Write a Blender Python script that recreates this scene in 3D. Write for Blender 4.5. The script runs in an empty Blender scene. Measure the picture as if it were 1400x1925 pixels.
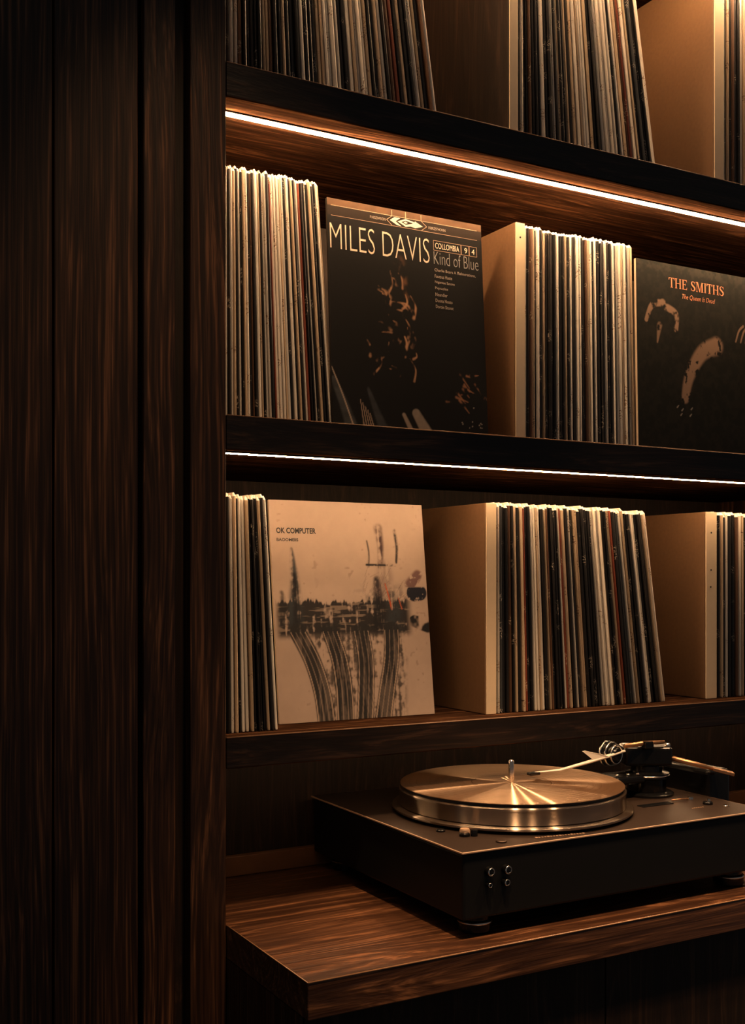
import bpy, bmesh, math, random
import numpy as np
from mathutils import Vector, Matrix

# ------------------------------------------------------------------ camera, world, lights, exposure
scene = bpy.context.scene
COL = scene.collection
EYE = 1.2863                      # eye height above the floor; the worktop is at 0.90

cam_d = bpy.data.cameras.new('camera')
cam_d.sensor_fit = 'VERTICAL'
cam_d.sensor_height = 36.0
cam_d.sensor_width = 36.0 * 1400 / 1925
cam_d.lens = 36.0 * 2126.5 / 1925
cam_d.shift_y = 125.5 / 1925
cam_d.clip_start = 0.02
cam = bpy.data.objects.new('camera', cam_d)
cam.location = (0.0, -1.18, EYE)
cam.rotation_euler = (math.radians(90), 0, math.radians(-29.2316))
COL.objects.link(cam)
scene.camera = cam

world = bpy.data.worlds.new('dim_room')
scene.world = world
world.use_nodes = True
world.node_tree.nodes['Background'].inputs['Color'].default_value = (1.0, 0.95, 0.92, 1)
world.node_tree.nodes['Background'].inputs['Strength'].default_value = 0.06

WARM = (1.0, 0.60, 0.31)
LED_STRENGTH = {'upper': 370.0, 'middle': 330.0, 'lower': 165.0, 'niche': 11.0}


def spot(name, loc, target, power, angle, size=0.03, blend=0.6, col=WARM):
    l = bpy.data.lights.new(name, 'SPOT')
    l.energy = power
    l.color = col
    l.spot_size = math.radians(angle)
    l.spot_blend = blend
    l.shadow_soft_size = size
    o = bpy.data.objects.new(name, l)
    o.location = loc
    o.rotation_euler = (Vector(target) - Vector(loc)).to_track_quat('-Z', 'Y').to_euler()
    COL.objects.link(o)
    return o


# a row of recessed ceiling downlights in front of the shelving
spot('ceiling_downlight', (0.48, -0.70, 2.55), (0.47, 0.0, 1.47), 27, 31, blend=1.0)
spot('ceiling_downlight', (0.52, -0.60, 2.55), (0.74, -0.24, 0.90), 85, 33)
spot('ceiling_downlight', (1.34, -0.52, 2.55), (1.00, -0.22, 0.90), 62, 33)
spot('ceiling_downlight', (0.86, -0.66, 2.55), (0.90, -0.22, 0.90), 40, 28)

vs = scene.view_settings
vs.view_transform = 'Standard'
vs.look = 'None'
vs.exposure = 0.0
vs.gamma = 1.0
vs.use_curve_mapping = False

rnd = random.Random(7)

# ------------------------------------------------------------------ helpers


def link(o, parent=None):
    COL.objects.link(o)
    if parent is not None:
        o.parent = parent
    return o


def tag(o, label=None, cat=None, group=None, kind=None):
    if label: o['label'] = label
    if cat: o['category'] = cat
    if group: o['group'] = group
    if kind: o['kind'] = kind
    return o


def empty(name, loc=(0, 0, 0), rot=(0, 0, 0)):
    o = bpy.data.objects.new(name, None)
    o.empty_display_size = 0.05
    o.location = loc
    o.rotation_euler = rot
    return link(o)


def obj(name, bm, mat, parent=None, smooth=False, loc=(0, 0, 0)):
    me = bpy.data.meshes.new(name)
    bm.normal_update()
    bm.to_mesh(me)
    bm.free()
    for m in (mat if isinstance(mat, (list, tuple)) else [mat]):
        me.materials.append(m)
    if smooth:
        for p in me.polygons: p.use_smooth = True
    o = bpy.data.objects.new(name, me)
    o.location = loc
    return link(o, parent)


def box(x0, x1, y0, y1, z0, z1, bevel=0.0, seg=2, bm=None):
    own = bmesh.new()
    bmesh.ops.create_cube(own, size=1.0)
    for v in own.verts:
        v.co = Vector((x0 + (v.co.x + .5) * (x1 - x0), y0 + (v.co.y + .5) * (y1 - y0), z0 + (v.co.z + .5) * (z1 - z0)))
    if bevel > 0:
        bmesh.ops.bevel(own, geom=list(own.edges), offset=bevel, segments=seg, profile=0.5, affect='EDGES')
    if bm is None:
        return own
    me = bpy.data.meshes.new('t'); own.to_mesh(me); own.free(); bm.from_mesh(me); bpy.data.meshes.remove(me)
    return bm


def lathe(profile, seg=64, bm=None, closed=False):
    """profile: list of (r, z)"""
    bm = bm or bmesh.new()
    rings = []
    for r, z in profile:
        if r < 1e-6:
            rings.append([bm.verts.new((0, 0, z))])
        else:
            rings.append([bm.verts.new((r * math.cos(2 * math.pi * i / seg), r * math.sin(2 * math.pi * i / seg), z)) for i in range(seg)])
    n = len(rings)
    for k in range(n if closed else n - 1):
        a, b = rings[k], rings[(k + 1) % n]
        for i in range(seg):
            j = (i + 1) % seg
            if len(a) == 1 and len(b) == 1: continue
            if len(a) == 1: bm.faces.new((a[0], b[j], b[i]))
            elif len(b) == 1: bm.faces.new((a[i], a[j], b[0]))
            else: bm.faces.new((a[i], a[j], b[j], b[i]))
    bmesh.ops.recalc_face_normals(bm, faces=bm.faces)
    return bm


def tube(pts, radii, seg=12, flat=1.0, bm=None):
    bm = bm or bmesh.new()
    pts = [Vector(p) for p in pts]
    if not isinstance(radii, (list, tuple)): radii = [radii] * len(pts)
    rings = []
    for i, p in enumerate(pts):
        t = (pts[min(i + 1, len(pts) - 1)] - pts[max(i - 1, 0)]).normalized()
        side = t.cross(Vector((0, 0, 1)))
        side = side.normalized() if side.length > 1e-5 else Vector((1, 0, 0))
        up = side.cross(t).normalized()
        rings.append([bm.verts.new(p + side * (radii[i] * math.cos(a)) + up * (radii[i] * flat * math.sin(a)))
                      for a in [2 * math.pi * k / seg for k in range(seg)]])
    for a, b in zip(rings, rings[1:]):
        for k in range(seg):
            bm.faces.new((a[k], a[(k + 1) % seg], b[(k + 1) % seg], b[k]))
    bm.faces.new(rings[0]); bm.faces.new(rings[-1])
    bmesh.ops.recalc_face_normals(bm, faces=bm.faces)
    return bm


def shade_by_angle(o, deg=35):
    me = o.data
    for p in me.polygons: p.use_smooth = True
    me.set_sharp_from_angle(angle=math.radians(deg))
    return o


# ------------------------------------------------------------------ materials


def new_mat(name):
    m = bpy.data.materials.new(name)
    m.use_nodes = True
    nt = m.node_tree
    return m, nt, nt.nodes['Principled BSDF'], nt.nodes, nt.links


def plain(name, col, rough=0.5, metal=0.0, spec=0.5, noise=0.0, nscale=60.0, bump=0.0, aniso=0.0):
    m, nt, b, N, L = new_mat(name)
    b.inputs['Base Color'].default_value = (*col, 1)
    b.inputs['Roughness'].default_value = rough
    b.inputs['Metallic'].default_value = metal
    b.inputs['Specular IOR Level'].default_value = spec
    if noise > 0 or bump > 0:
        tc = N.new('ShaderNodeTexCoord')
        n = N.new('ShaderNodeTexNoise'); n.inputs['Scale'].default_value = nscale; n.inputs['Detail'].default_value = 4
        L.new(tc.outputs['Object'], n.inputs['Vector'])
        mix = N.new('ShaderNodeMix'); mix.data_type = 'RGBA'
        mix.inputs[6].default_value = (*[c * (1 - noise) for c in col], 1)
        mix.inputs[7].default_value = (*[min(1, c * (1 + noise)) for c in col], 1)
        L.new(n.outputs['Fac'], mix.inputs[0]); L.new(mix.outputs[2], b.inputs['Base Color'])
        if bump > 0:
            bp = N.new('ShaderNodeBump'); bp.inputs['Strength'].default_value = bump; bp.inputs['Distance'].default_value = 0.001
            L.new(n.outputs['Fac'], bp.inputs['Height']); L.new(bp.outputs['Normal'], b.inputs['Normal'])
    if aniso > 0:
        b.inputs['Anisotropic'].default_value = aniso
        tg = N.new('ShaderNodeTangent'); tg.direction_type = 'RADIAL'; tg.axis = 'Z'
        L.new(tg.outputs['Tangent'], b.inputs['Tangent'])
        b.inputs['Anisotropic Rotation'].default_value = 0.25
    return m


def wood(name, axis, dark, light, rough=0.42, fine=1.0, offs=0.0, bump=0.5, spec=0.3, wander=26.0):
    """dark-stained open-grain oak; grain runs along axis (0, 1, 2)"""
    m, nt, b, N, L = new_mat(name)
    tc = N.new('ShaderNodeTexCoord')
    mp = N.new('ShaderNodeMapping')
    s = [95.0 * fine] * 3; s[axis] = 2.6
    mp.inputs['Scale'].default_value = s
    mp.inputs['Location'].default_value = (offs, offs * .7, offs * 1.3)
    L.new(tc.outputs['Object'], mp.inputs['Vector'])
    # slow wander of the grain, gives cathedral figures
    mp2 = N.new('ShaderNodeMapping')
    s2 = [9.0] * 3; s2[axis] = 1.3
    mp2.inputs['Scale'].default_value = s2; mp2.inputs['Location'].default_value = (offs, 3.1, 1.7)
    L.new(tc.outputs['Object'], mp2.inputs['Vector'])
    slow = N.new('ShaderNodeTexNoise'); slow.inputs['Scale'].default_value = 1.0; slow.inputs['Detail'].default_value = 2
    L.new(mp2.outputs['Vector'], slow.inputs['Vector'])
    ml = N.new('ShaderNodeMath'); ml.operation = 'MULTIPLY'; ml.inputs[1].default_value = wander
    L.new(slow.outputs['Fac'], ml.inputs[0])
    cmb = N.new('ShaderNodeVectorMath'); cmb.operation = 'ADD'
    cx = N.new('ShaderNodeCombineXYZ')
    for i in range(3):
        if i != axis: L.new(ml.outputs[0], cx.inputs[i])
    L.new(mp.outputs['Vector'], cmb.inputs[0]); L.new(cx.outputs['Vector'], cmb.inputs[1])
    n1 = N.new('ShaderNodeTexNoise'); n1.inputs['Scale'].default_value = 1.0; n1.inputs['Detail'].default_value = 3
    n1.inputs['Roughness'].default_value = 0.6
    L.new(cmb.outputs['Vector'], n1.inputs['Vector'])
    mp3 = N.new('ShaderNodeMapping')
    s3 = [420.0] * 3; s3[axis] = 14.0
    mp3.inputs['Scale'].default_value = s3
    L.new(tc.outputs['Object'], mp3.inputs['Vector'])
    n2 = N.new('ShaderNodeTexNoise'); n2.inputs['Scale'].default_value = 1.0; n2.inputs['Detail'].default_value = 2
    L.new(mp3.outputs['Vector'], n2.inputs['Vector'])
    ad = N.new('ShaderNodeMath'); ad.operation = 'MULTIPLY_ADD'; ad.inputs[1].default_value = 0.35
    L.new(n2.outputs['Fac'], ad.inputs[0]); L.new(n1.outputs['Fac'], ad.inputs[2])
    rp = N.new('ShaderNodeValToRGB')
    e = rp.color_ramp.elements
    e[0].position = 0.58; e[0].color = (*dark, 1)
    e[1].position = 0.86; e[1].color = (*light, 1)
    mid = rp.color_ramp.elements.new(0.74)
    mid.color = (*[(a * .75 + c * .25) for a, c in zip(dark, light)], 1)
    L.new(ad.outputs[0], rp.inputs['Fac']); L.new(rp.outputs['Color'], b.inputs['Base Color'])
    b.inputs['Roughness'].default_value = rough
    b.inputs['Specular IOR Level'].default_value = spec
    bp = N.new('ShaderNodeBump'); bp.inputs['Strength'].default_value = bump; bp.inputs['Distance'].default_value = 0.0012
    L.new(ad.outputs[0], bp.inputs['Height']); L.new(bp.outputs['Normal'], b.inputs['Normal'])
    return m


DK, LT = (0.020, 0.0095, 0.0055), (0.105, 0.048, 0.024)
W_VERT = wood('stained_oak_vertical', 2, DK, (0.15, 0.066, 0.032), fine=2.2, wander=13.0)
W_VERT2 = wood('stained_oak_vertical_panel', 2, DK, (0.15, 0.066, 0.032), offs=5.3, fine=2.8, wander=9.0)
W_HOR = wood('stained_oak_horizontal', 0, DK, LT, offs=2.0, rough=0.6, spec=0.0, fine=1.5)
W_FRONT = wood('stained_oak_shelf_front', 0, (0.008, 0.005, 0.0038), (0.036, 0.019, 0.012), offs=14.0, rough=0.4, spec=0.3, fine=1.8)
W_TOP = wood('stained_oak_worktop', 0, (0.042, 0.0165, 0.008), (0.24, 0.10, 0.043), rough=0.33, offs=8.0, spec=.5, fine=1.3)
W_BACK = wood('stained_oak_back', 2, (0.013, 0.007, 0.004), (0.04, 0.02, 0.011), rough=0.6, offs=11.0)
W_FLOOR = wood('floor_boards', 0, (0.02, 0.012, 0.008), (0.06, 0.035, 0.02), offs=21.0)
M_CHANNEL = plain('led_channel', (0.10, 0.075, 0.055), rough=0.45, metal=0.8)
M_DIVIDER = plain('divider_board', (0.145, 0.074, 0.032), rough=0.6, noise=0.18, nscale=180, bump=0.15)
M_EDGE = plain('divider_edge_band', (0.72, 0.56, 0.38), rough=0.55, noise=0.06, nscale=90)
M_HOLE = plain('pin_hole', (0.015, 0.01, 0.008), rough=0.8)
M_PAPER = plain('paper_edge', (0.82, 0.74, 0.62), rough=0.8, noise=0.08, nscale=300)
M_BLACK = plain('black_lacquer', (0.005, 0.005, 0.0055), rough=0.5, spec=.25, noise=0.1)
M_BLACKMET = plain('black_metal', (0.005, 0.005, 0.0055), rough=0.2, spec=.3, metal=0.0)
M_PLATE = plain('brown_black_plate', (0.055, 0.035, 0.026), rough=0.40, metal=0.7, noise=0.06, nscale=200)
M_PLATE_EDGE = plain('plate_edge_metal', (0.66, 0.43, 0.28), rough=0.32, metal=0.45)
def turned_metal(name, gloss, diff, rough, an, k):
    """lathe-turned or grooved surface: fine rings around the axis spread highlights along the radius"""
    m, nt, b, N, L = new_mat(name)
    out = N['Material Output']
    tg = N.new('ShaderNodeTangent'); tg.direction_type = 'RADIAL'; tg.axis = 'Z'
    gl = N.new('ShaderNodeBsdfAnisotropic')
    gl.inputs['Color'].default_value = (*gloss, 1); gl.inputs['Roughness'].default_value = rough; gl.inputs['Anisotropy'].default_value = an
    L.new(tg.outputs['Tangent'], gl.inputs['Tangent'])
    b.inputs['Base Color'].default_value = (*diff, 1); b.inputs['Roughness'].default_value = 0.5; b.inputs['Specular IOR Level'].default_value = 0.1
    mx = N.new('ShaderNodeMixShader'); mx.inputs[0].default_value = k
    L.new(b.outputs[0], mx.inputs[1]); L.new(gl.outputs[0], mx.inputs[2]); L.new(mx.outputs[0], out.inputs['Surface'])
    return m


M_STEEL = turned_metal('brushed_steel', (0.56, 0.46, 0.37), (0.05, 0.034, 0.024), 0.30, 0.82, 0.62)
M_STEEL2 = plain('polished_steel', (0.75, 0.68, 0.6), rough=0.18, metal=1.0)
M_BRONZE = plain('bronze_tube', (0.50, 0.27, 0.14), rough=0.35, metal=0.9)
M_PALE = plain('pale_arm', (0.80, 0.72, 0.62), rough=0.4)
M_VINYL = turned_metal('grooved_disc', (0.55, 0.40, 0.28), (0.13, 0.068, 0.034), 0.36, 0.86, 0.55)
M_LABEL = turned_metal('disc_label', (0.55, 0.40, 0.28), (0.11, 0.058, 0.029), 0.36, 0.86, 0.55)
M_RUBBER = plain('rubber', (0.01, 0.01, 0.01), rough=0.6)


def emit_mat(name, strength):
    m, nt, b, N, L = new_mat(name)
    b.inputs['Base Color'].default_value = (0.8, 0.7, 0.6, 1)
    b.inputs['Emission Color'].default_value = (*WARM, 1)
    b.inputs['Emission Strength'].default_value = strength
    return m


def ink(name, col, rough=0.55):
    return plain(name, col, rough=rough, noise=0.05, nscale=120)


# ------------------------------------------------------------------ levels (z above floor)
def Z(z): return EYE + z


A_TOP, A_BOT = Z(0.577), Z(0.5382)
B_TOP, B_BOT = Z(0.183), Z(0.1438)
C_TOP, C_BOT = Z(-0.1773), Z(-0.2125)
D_BOT = Z(0.934)
WT = Z(-0.3863)                       # worktop surface
JX = 0.4735                           # inner edge of the jamb
XR = 1.62                             # right end of the shelving
DEEP = 0.375

# ------------------------------------------------------------------ the room shell
fl = obj('floor', box(-1.6, 2.6, -3.0, 0.5, -0.04, 0.0), W_FLOOR)
tag(fl, 'dark boarded floor under the shelving', 'floor', kind='structure')
wb = obj('wall_back', box(JX + .0005, XR + .04, DEEP, DEEP + .03, C_BOT - .02, 2.75), W_BACK)
tag(wb, 'dark wood back wall behind the record shelves', 'wall', kind='structure')
wn = obj('wall_niche', box(JX + .0005, XR + .04, 0.199, 0.230, 0.0, C_BOT - .0005), W_BACK)
tag(wn, 'dark wood back panel of the turntable niche', 'wall', kind='structure')
up = obj('trim_1', box(JX + .001, XR - .001, 0.1875, 0.1985, WT + .0003, WT + 0.026, .001), plain('upstand_wood', (0.16, 0.068, 0.026), rough=.45, noise=.3, nscale=40))
tag(up, 'thin brown wooden upstand along the back of the worktop', 'trim', kind='structure')

wl = obj('wall_left', box(-1.5, JX - .003, 0.020, 0.075, 0.0, 2.75), W_BACK)
tag(wl, 'dark stained oak wall panelling left of the record shelves', 'wall', kind='structure')
bays = [('stile', 0.4317, JX, 0.0, DEEP), ('stile', 0.3789, 0.4146, 0.0, 0.0195),
        ('panel', 0.2850, 0.3738, 0.004, 0.0195), ('panel', 0.0700, 0.2828, 0.004, 0.0195),
        ('stile', 0.0300, 0.0660, 0.0, 0.0195), ('panel', -0.30, 0.0130, 0.004, 0.0195),
        ('stile', -0.345, -0.304, 0.0, 0.0195), ('panel', -0.80, -0.362, 0.004, 0.0195), ('panel', -1.5, -0.803, 0.004, 0.0195)]
for i, (n, x0, x1, y0, y1) in enumerate(bays):
    bm = box(x0, x1, y0, y1, 0.0, 2.75, .0012)
    if n == 'stile' and y1 > .1:       # the jamb stands in front of and beside the backing
        bm.free(); bm = box(x0, x1, y0, 0.0195, 0.0, 2.75, .0012)
        jm = obj('jamb_side', box(JX - .0028, JX, 0.0197, DEEP, 0.0, 2.75), W_VERT, wl)
    obj(n, bm, W_VERT if n == 'stile' else W_VERT2, wl)
rw = obj('wall_right', box(XR + .0005, XR + .05, 0.0, DEEP - .0005, 0.0, 2.75, .0012), W_VERT)
tag(rw, 'dark stained oak upright closing the shelving on the right', 'wall', kind='structure')

# ------------------------------------------------------------------ shelves


def shelf(zt, zb, label, front=0.0):
    t = empty('shelf_board', (0, 0, zb))
    tag(t, label, 'shelf', 'long dark shelf boards')
    obj('board', box(JX + .0006, XR, front + .0062, DEEP - .0005, 0.0005, zt - zb - .0003), W_HOR, t)
    lip = obj('front_lipping', box(JX + .0006, XR, front, front + .006, 0, zt - zb, .0013), [W_FRONT, W_HOR], t)
    bd = obj('edge_highlight', tube([(JX + .0008, front + .0003, zt - zb - .0003), (XR - .0002, front + .0003, zt - zb - .0003)], .00075, 8), plain('shelf_edge_highlight', (0.20, 0.105, 0.055), rough=0.35, noise=.4, nscale=60), t, smooth=True)  # added pale bead stands in for the highlight along the shelf's front edge
    for f in lip.data.polygons:
        if f.normal.z < -.2: f.material_index = 1
    return t


shelf(Z(0.974), D_BOT, 'dark oak shelf board above the top row of records')
shelf(A_TOP, A_BOT, 'dark oak shelf board carrying the top row of records')
shelf(B_TOP, B_BOT, 'dark oak shelf board under the black album sleeves')
shelf(C_TOP, C_BOT, 'dark oak shelf board just above the turntable')


M_BEAD = plain('edge_highlight', (0.34, 0.18, 0.09), rough=0.32, noise=.35, nscale=70, spec=.6)  # lighter tan imitates light catching the worktop edges


def led(zb, y, w, strength, label, deep=1.0):
    t = empty('led_strip', (0, 0, zb))
    tag(t, label, 'light strip', 'warm light strips under the shelves')
    x0, x1 = JX + .002, XR - .002
    obj('channel', box(x0, x1, y - w / 2 - .0015, y + w / 2 + .0015, -.0012, -.0002), M_CHANNEL, t)
    bm = bmesh.new()
    n = 8; pr = []
    for k in range(n + 1):
        a = math.pi * k / n
        pr.append((y + math.cos(a) * w / 2, -.0013 - math.sin(a) * w * deep))
    va = [bm.verts.new((x0 + .001, p[0], p[1])) for p in pr]
    vb = [bm.verts.new((x1 - .001, p[0], p[1])) for p in pr]
    for k in range(n): bm.faces.new((va[k], va[k + 1], vb[k + 1], vb[k]))
    bm.faces.new(va); bm.faces.new(list(reversed(vb))); bm.faces.new((va[0], vb[0], vb[-1], va[-1]))
    bmesh.ops.recalc_face_normals(bm, faces=bm.faces)
    o = obj('diffuser', bm, emit_mat('led_glow', strength), t)
    tag(o, 'glowing warm white diffuser')
    return t


led(D_BOT, 0.040, 0.0036, LED_STRENGTH['upper'], 'glowing warm light strip above the top row of records')
led(A_BOT, 0.040, 0.0036, LED_STRENGTH['middle'], 'glowing warm light strip over the black album sleeves')
led(B_BOT, 0.019, 0.0034, LED_STRENGTH['lower'], 'thin glowing warm light strip over the cream album sleeve', deep=.30)
led(C_BOT, 0.062, 0.0048, LED_STRENGTH['niche'], 'dim warm light strip under the shelf above the turntable')

# ------------------------------------------------------------------ worktop and base cabinet
wt = obj('worktop', box(JX + .0006, XR, -0.2065, 0.1985, WT - .037, WT, .0013), W_TOP)
tag(wt, 'dark brown oak worktop with a knotty grain under the turntable', 'worktop')
obj('edge_highlight', tube([(JX + .0012, -0.2063, WT - .0002), (XR - .0002, -0.2063, WT - .0002)], .0009, 8), M_BEAD, wt, smooth=True)  # thin bead added as a painted highlight on the front edge
obj('edge_highlight', tube([(JX + .0008, -0.2060, WT - .0002), (JX + .0008, -0.0010, WT - .0002)], .0006, 8), M_BEAD, wt, smooth=True)  # the same painted highlight down the left edge
bc = empty('base_cabinet', (0, 0, 0))
tag(bc, 'dark oak base cabinet under the worktop', 'cabinet')
zc = WT - .0375
obj('body', box(JX + .004, XR - .002, -0.168, 0.198, 0.0, zc), W_BACK, bc)
obj('side_panel', box(JX + .0008, JX + .0038, -0.1885, 0.198, 0.0, zc), W_VERT, bc)
for i in range(3):
    w = (XR - JX - .006) / 3
    x0 = JX + .0045 + i * w
    obj('door', box(x0 + .001, x0 + w - .001, -0.1885, -0.1685, 0.06, zc - .004, .001), W_BACK, bc)

# ------------------------------------------------------------------ shelf dividers


def divider(x0, x1, y0, z0, h, label, holes=(), mat=None):
    t = empty('shelf_divider', (x0, y0, z0 + .0003))
    tag(t, label, 'divider', 'upright dividers between the records')
    w = x1 - x0
    obj('panel', box(0.0, w, .0022, .285, 0, h, .0008), mat or M_DIVIDER, t)
    obj('edge_band', box(.0012, w, 0.0, .002, 0.0, h, .0005), M_EDGE, t)
    for hx, hz in holes:
        bm = lathe([(0, 0), (.0013, 0), (.0013, .0006), (0, .0006)], 10)
        bmesh.ops.rotate(bm, verts=bm.verts, matrix=Matrix.Rotation(math.pi / 2, 3, 'X'))
        obj('pin_hole', bm, M_HOLE, t, loc=(hx * w, .0001, hz))
    return t


divider(0.9032, 0.9182, .058, A_TOP, .3555, 'tall upright divider left of the leaning records, top shelf', mat=W_BACK)
divider(1.2832, 1.3033, .058, A_TOP, .3555, 'tall lit upright divider at the far right of the top shelf')
divider(0.9166, 0.9327, .062, B_TOP, .300, 'tan upright divider on the middle shelf between sleeve and records', ((.5, .28),))
divider(0.8484, 0.8653, .034, C_TOP, .276, 'tan upright divider on the bottom shelf beside the cream album sleeve', ())
divider(1.2412, 1.2639, .034, C_TOP, .2756, 'tan upright divider at the far right of the bottom shelf', ((.5, .245), (.45, .165), (.48, .19)))

# ------------------------------------------------------------------ records standing in rows


def spine_mat(name, col, mark, rough=0.5):
    m, nt, b, N, L = new_mat(name)
    tc = N.new('ShaderNodeTexCoord'); oi = N.new('ShaderNodeObjectInfo')
    off = N.new('ShaderNodeMath'); off.operation = 'MULTIPLY'; off.inputs[1].default_value = 97.0
    L.new(oi.outputs['Random'], off.inputs[0])
    cx = N.new('ShaderNodeCombineXYZ'); L.new(off.outputs[0], cx.inputs[2]); L.new(off.outputs[0], cx.inputs[0])
    va = N.new('ShaderNodeVectorMath'); va.operation = 'ADD'
    L.new(tc.outputs['Object'], va.inputs[0]); L.new(cx.outputs['Vector'], va.inputs[1])

    def noise(sx, sz, detail):
        mp = N.new('ShaderNodeMapping'); mp.inputs['Scale'].default_value = (sx, 3.0, sz)
        L.new(va.outputs['Vector'], mp.inputs['Vector'])
        n = N.new('ShaderNodeTexNoise'); n.inputs['Scale'].default_value = 1.0; n.inputs['Detail'].default_value = detail
        L.new(mp.outputs['Vector'], n.inputs['Vector'])
        return n

    def step(src, lo, hi):
        r = N.new('ShaderNodeMapRange'); r.clamp = True
        r.inputs['From Min'].default_value = lo; r.inputs['From Max'].default_value = hi
        L.new(src, r.inputs['Value']); return r.outputs['Result']

    letters = step(noise(900, 520, 0).outputs['Fac'], .56, .60)      # letter-sized marks
    clumps = step(noise(3, 30, 1).outputs['Fac'], .61, .65)          # gathered into titles
    worn = noise(30, 9, 4)
    g = N.new('ShaderNodeMath'); g.operation = 'MULTIPLY'; L.new(letters, g.inputs[0]); L.new(clumps, g.inputs[1])
    # per-sleeve value jitter and wear
    jit = N.new('ShaderNodeMapRange'); jit.inputs['To Min'].default_value = .72; jit.inputs['To Max'].default_value = 1.2
    L.new(oi.outputs['Random'], jit.inputs['Value'])
    wr = N.new('ShaderNodeMapRange'); wr.inputs['From Min'].default_value = .3; wr.inputs['From Max'].default_value = .7
    wr.inputs['To Min'].default_value = .80; wr.inputs['To Max'].default_value = 1.08
    L.new(worn.outputs['Fac'], wr.inputs['Value'])
    mm = N.new('ShaderNodeMath'); mm.operation = 'MULTIPLY'; L.new(jit.outputs[0], mm.inputs[0]); L.new(wr.outputs[0], mm.inputs[1])
    sc = N.new('ShaderNodeVectorMath'); sc.operation = 'SCALE'; sc.inputs[0].default_value = col
    L.new(mm.outputs[0], sc.inputs['Scale'])
    mix = N.new('ShaderNodeMix'); mix.data_type = 'RGBA'
    L.new(g.outputs[0], mix.inputs[0]); L.new(sc.outputs[0], mix.inputs[6]); mix.inputs[7].default_value = (*mark, 1)
    L.new(mix.outputs[2], b.inputs['Base Color'])
    b.inputs['Roughness'].default_value = rough
    b.inputs['Specular IOR Level'].default_value = 0.4
    return m


PAL = {
    'c': ('cream', spine_mat('sleeve_cream', (0.80, 0.73, 0.62), (0.30, 0.2, 0.13))),
    't': ('tan', spine_mat('sleeve_tan', (0.52, 0.39, 0.26), (0.16, 0.10, 0.07))),
    'b': ('black', spine_mat('sleeve_black', (0.014, 0.013, 0.013), (0.34, 0.29, 0.23), .38)),
    'n': ('brown', spine_mat('sleeve_brown', (0.13, 0.065, 0.035), (0.5, 0.4, 0.28))),
    'r': ('rust red', spine_mat('sleeve_rust', (0.21, 0.05, 0.024), (0.6, 0.45, 0.3))),
    's': ('slate grey', spine_mat('sleeve_slate', (0.042, 0.046, 0.050), (0.5, 0.45, 0.4))),
}


def ordinal(n):
    return '%d%s' % (n, 'th' if 10 <= n % 100 <= 20 else {1: 'st', 2: 'nd', 3: 'rd'}.get(n % 10, 'th'))


def record_mesh(t, dep, h, mats):
    """a filled card sleeve: rounded spine at the front, pinched and slightly uneven top edge"""
    bm = bmesh.new()
    r = min(.0030, t * .55)
    sec = [(0, r), (t * .15, r * .42), (t * .5, 0), (t * .85, r * .42), (t, r), (t, dep), (0, dep)]
    zs = [0, .002, h * .35, h * .68, h - .0045, h]
    w1, w2 = rnd.uniform(-.00012, .00012), rnd.uniform(-.00012, .00012)
    bow = {0: 0, 1: 0, 2: w1, 3: w2, 4: 0, 5: 0}
    rings = []
    for k, z in enumerate(zs):
        q = (.86, 1, 1, 1, 1, .55)[k]
        rings.append([bm.verts.new((t / 2 + (x - t / 2) * q + bow[k], y + (.0036 if k == 5 and y < .01 else 0), z)) for x, y in sec])
    n = len(sec)
    for a, b in zip(rings, rings[1:]):
        for i in range(n):
            j = (i + 1) % n
            bm.faces.new((a[i], a[j], b[j], b[i]))
    f0 = bm.faces.new(list(reversed(rings[0])))
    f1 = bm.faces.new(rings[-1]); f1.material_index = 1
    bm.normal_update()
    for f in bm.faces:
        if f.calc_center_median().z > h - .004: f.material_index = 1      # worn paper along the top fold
    return bm


def record_row(z0, y0, xb0, xb1, xt1, h, seq, group, where):
    """xb0..xb1 feet of the row, xt1 right end at the top: the row leans more and more to the left"""
    n = len(seq)
    wts = [rnd.uniform(.7, 1.35) for _ in seq]
    tot = sum(wts)
    top_w = xt1 - xb0
    lean_max = xb1 - xt1
    acc = 0.0
    for i, ch in enumerate(seq):
        t = wts[i] / tot * top_w
        fr = (i + .5) / n
        lean = lean_max * fr
        hh = h + rnd.uniform(-.0022, .0020)
        cname, mat = PAL[ch]
        bm = record_mesh(t * .87, .285 + rnd.uniform(-.003, .003), hh, None)
        o = obj('record_sleeve', bm, [mat, M_PAPER])
        a = math.atan2(lean, hh)
        o.location = (xb0 + acc + lean, y0 + rnd.uniform(-.0016, .0022), z0 + .0004 + math.sin(a) * 0.0)
        o.rotation_euler = (0, -a, 0)
        tag(o, '%s record spine, %s from left in %s' % (cname, ordinal(i + 1), where), 'record', group)
        acc += t


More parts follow.
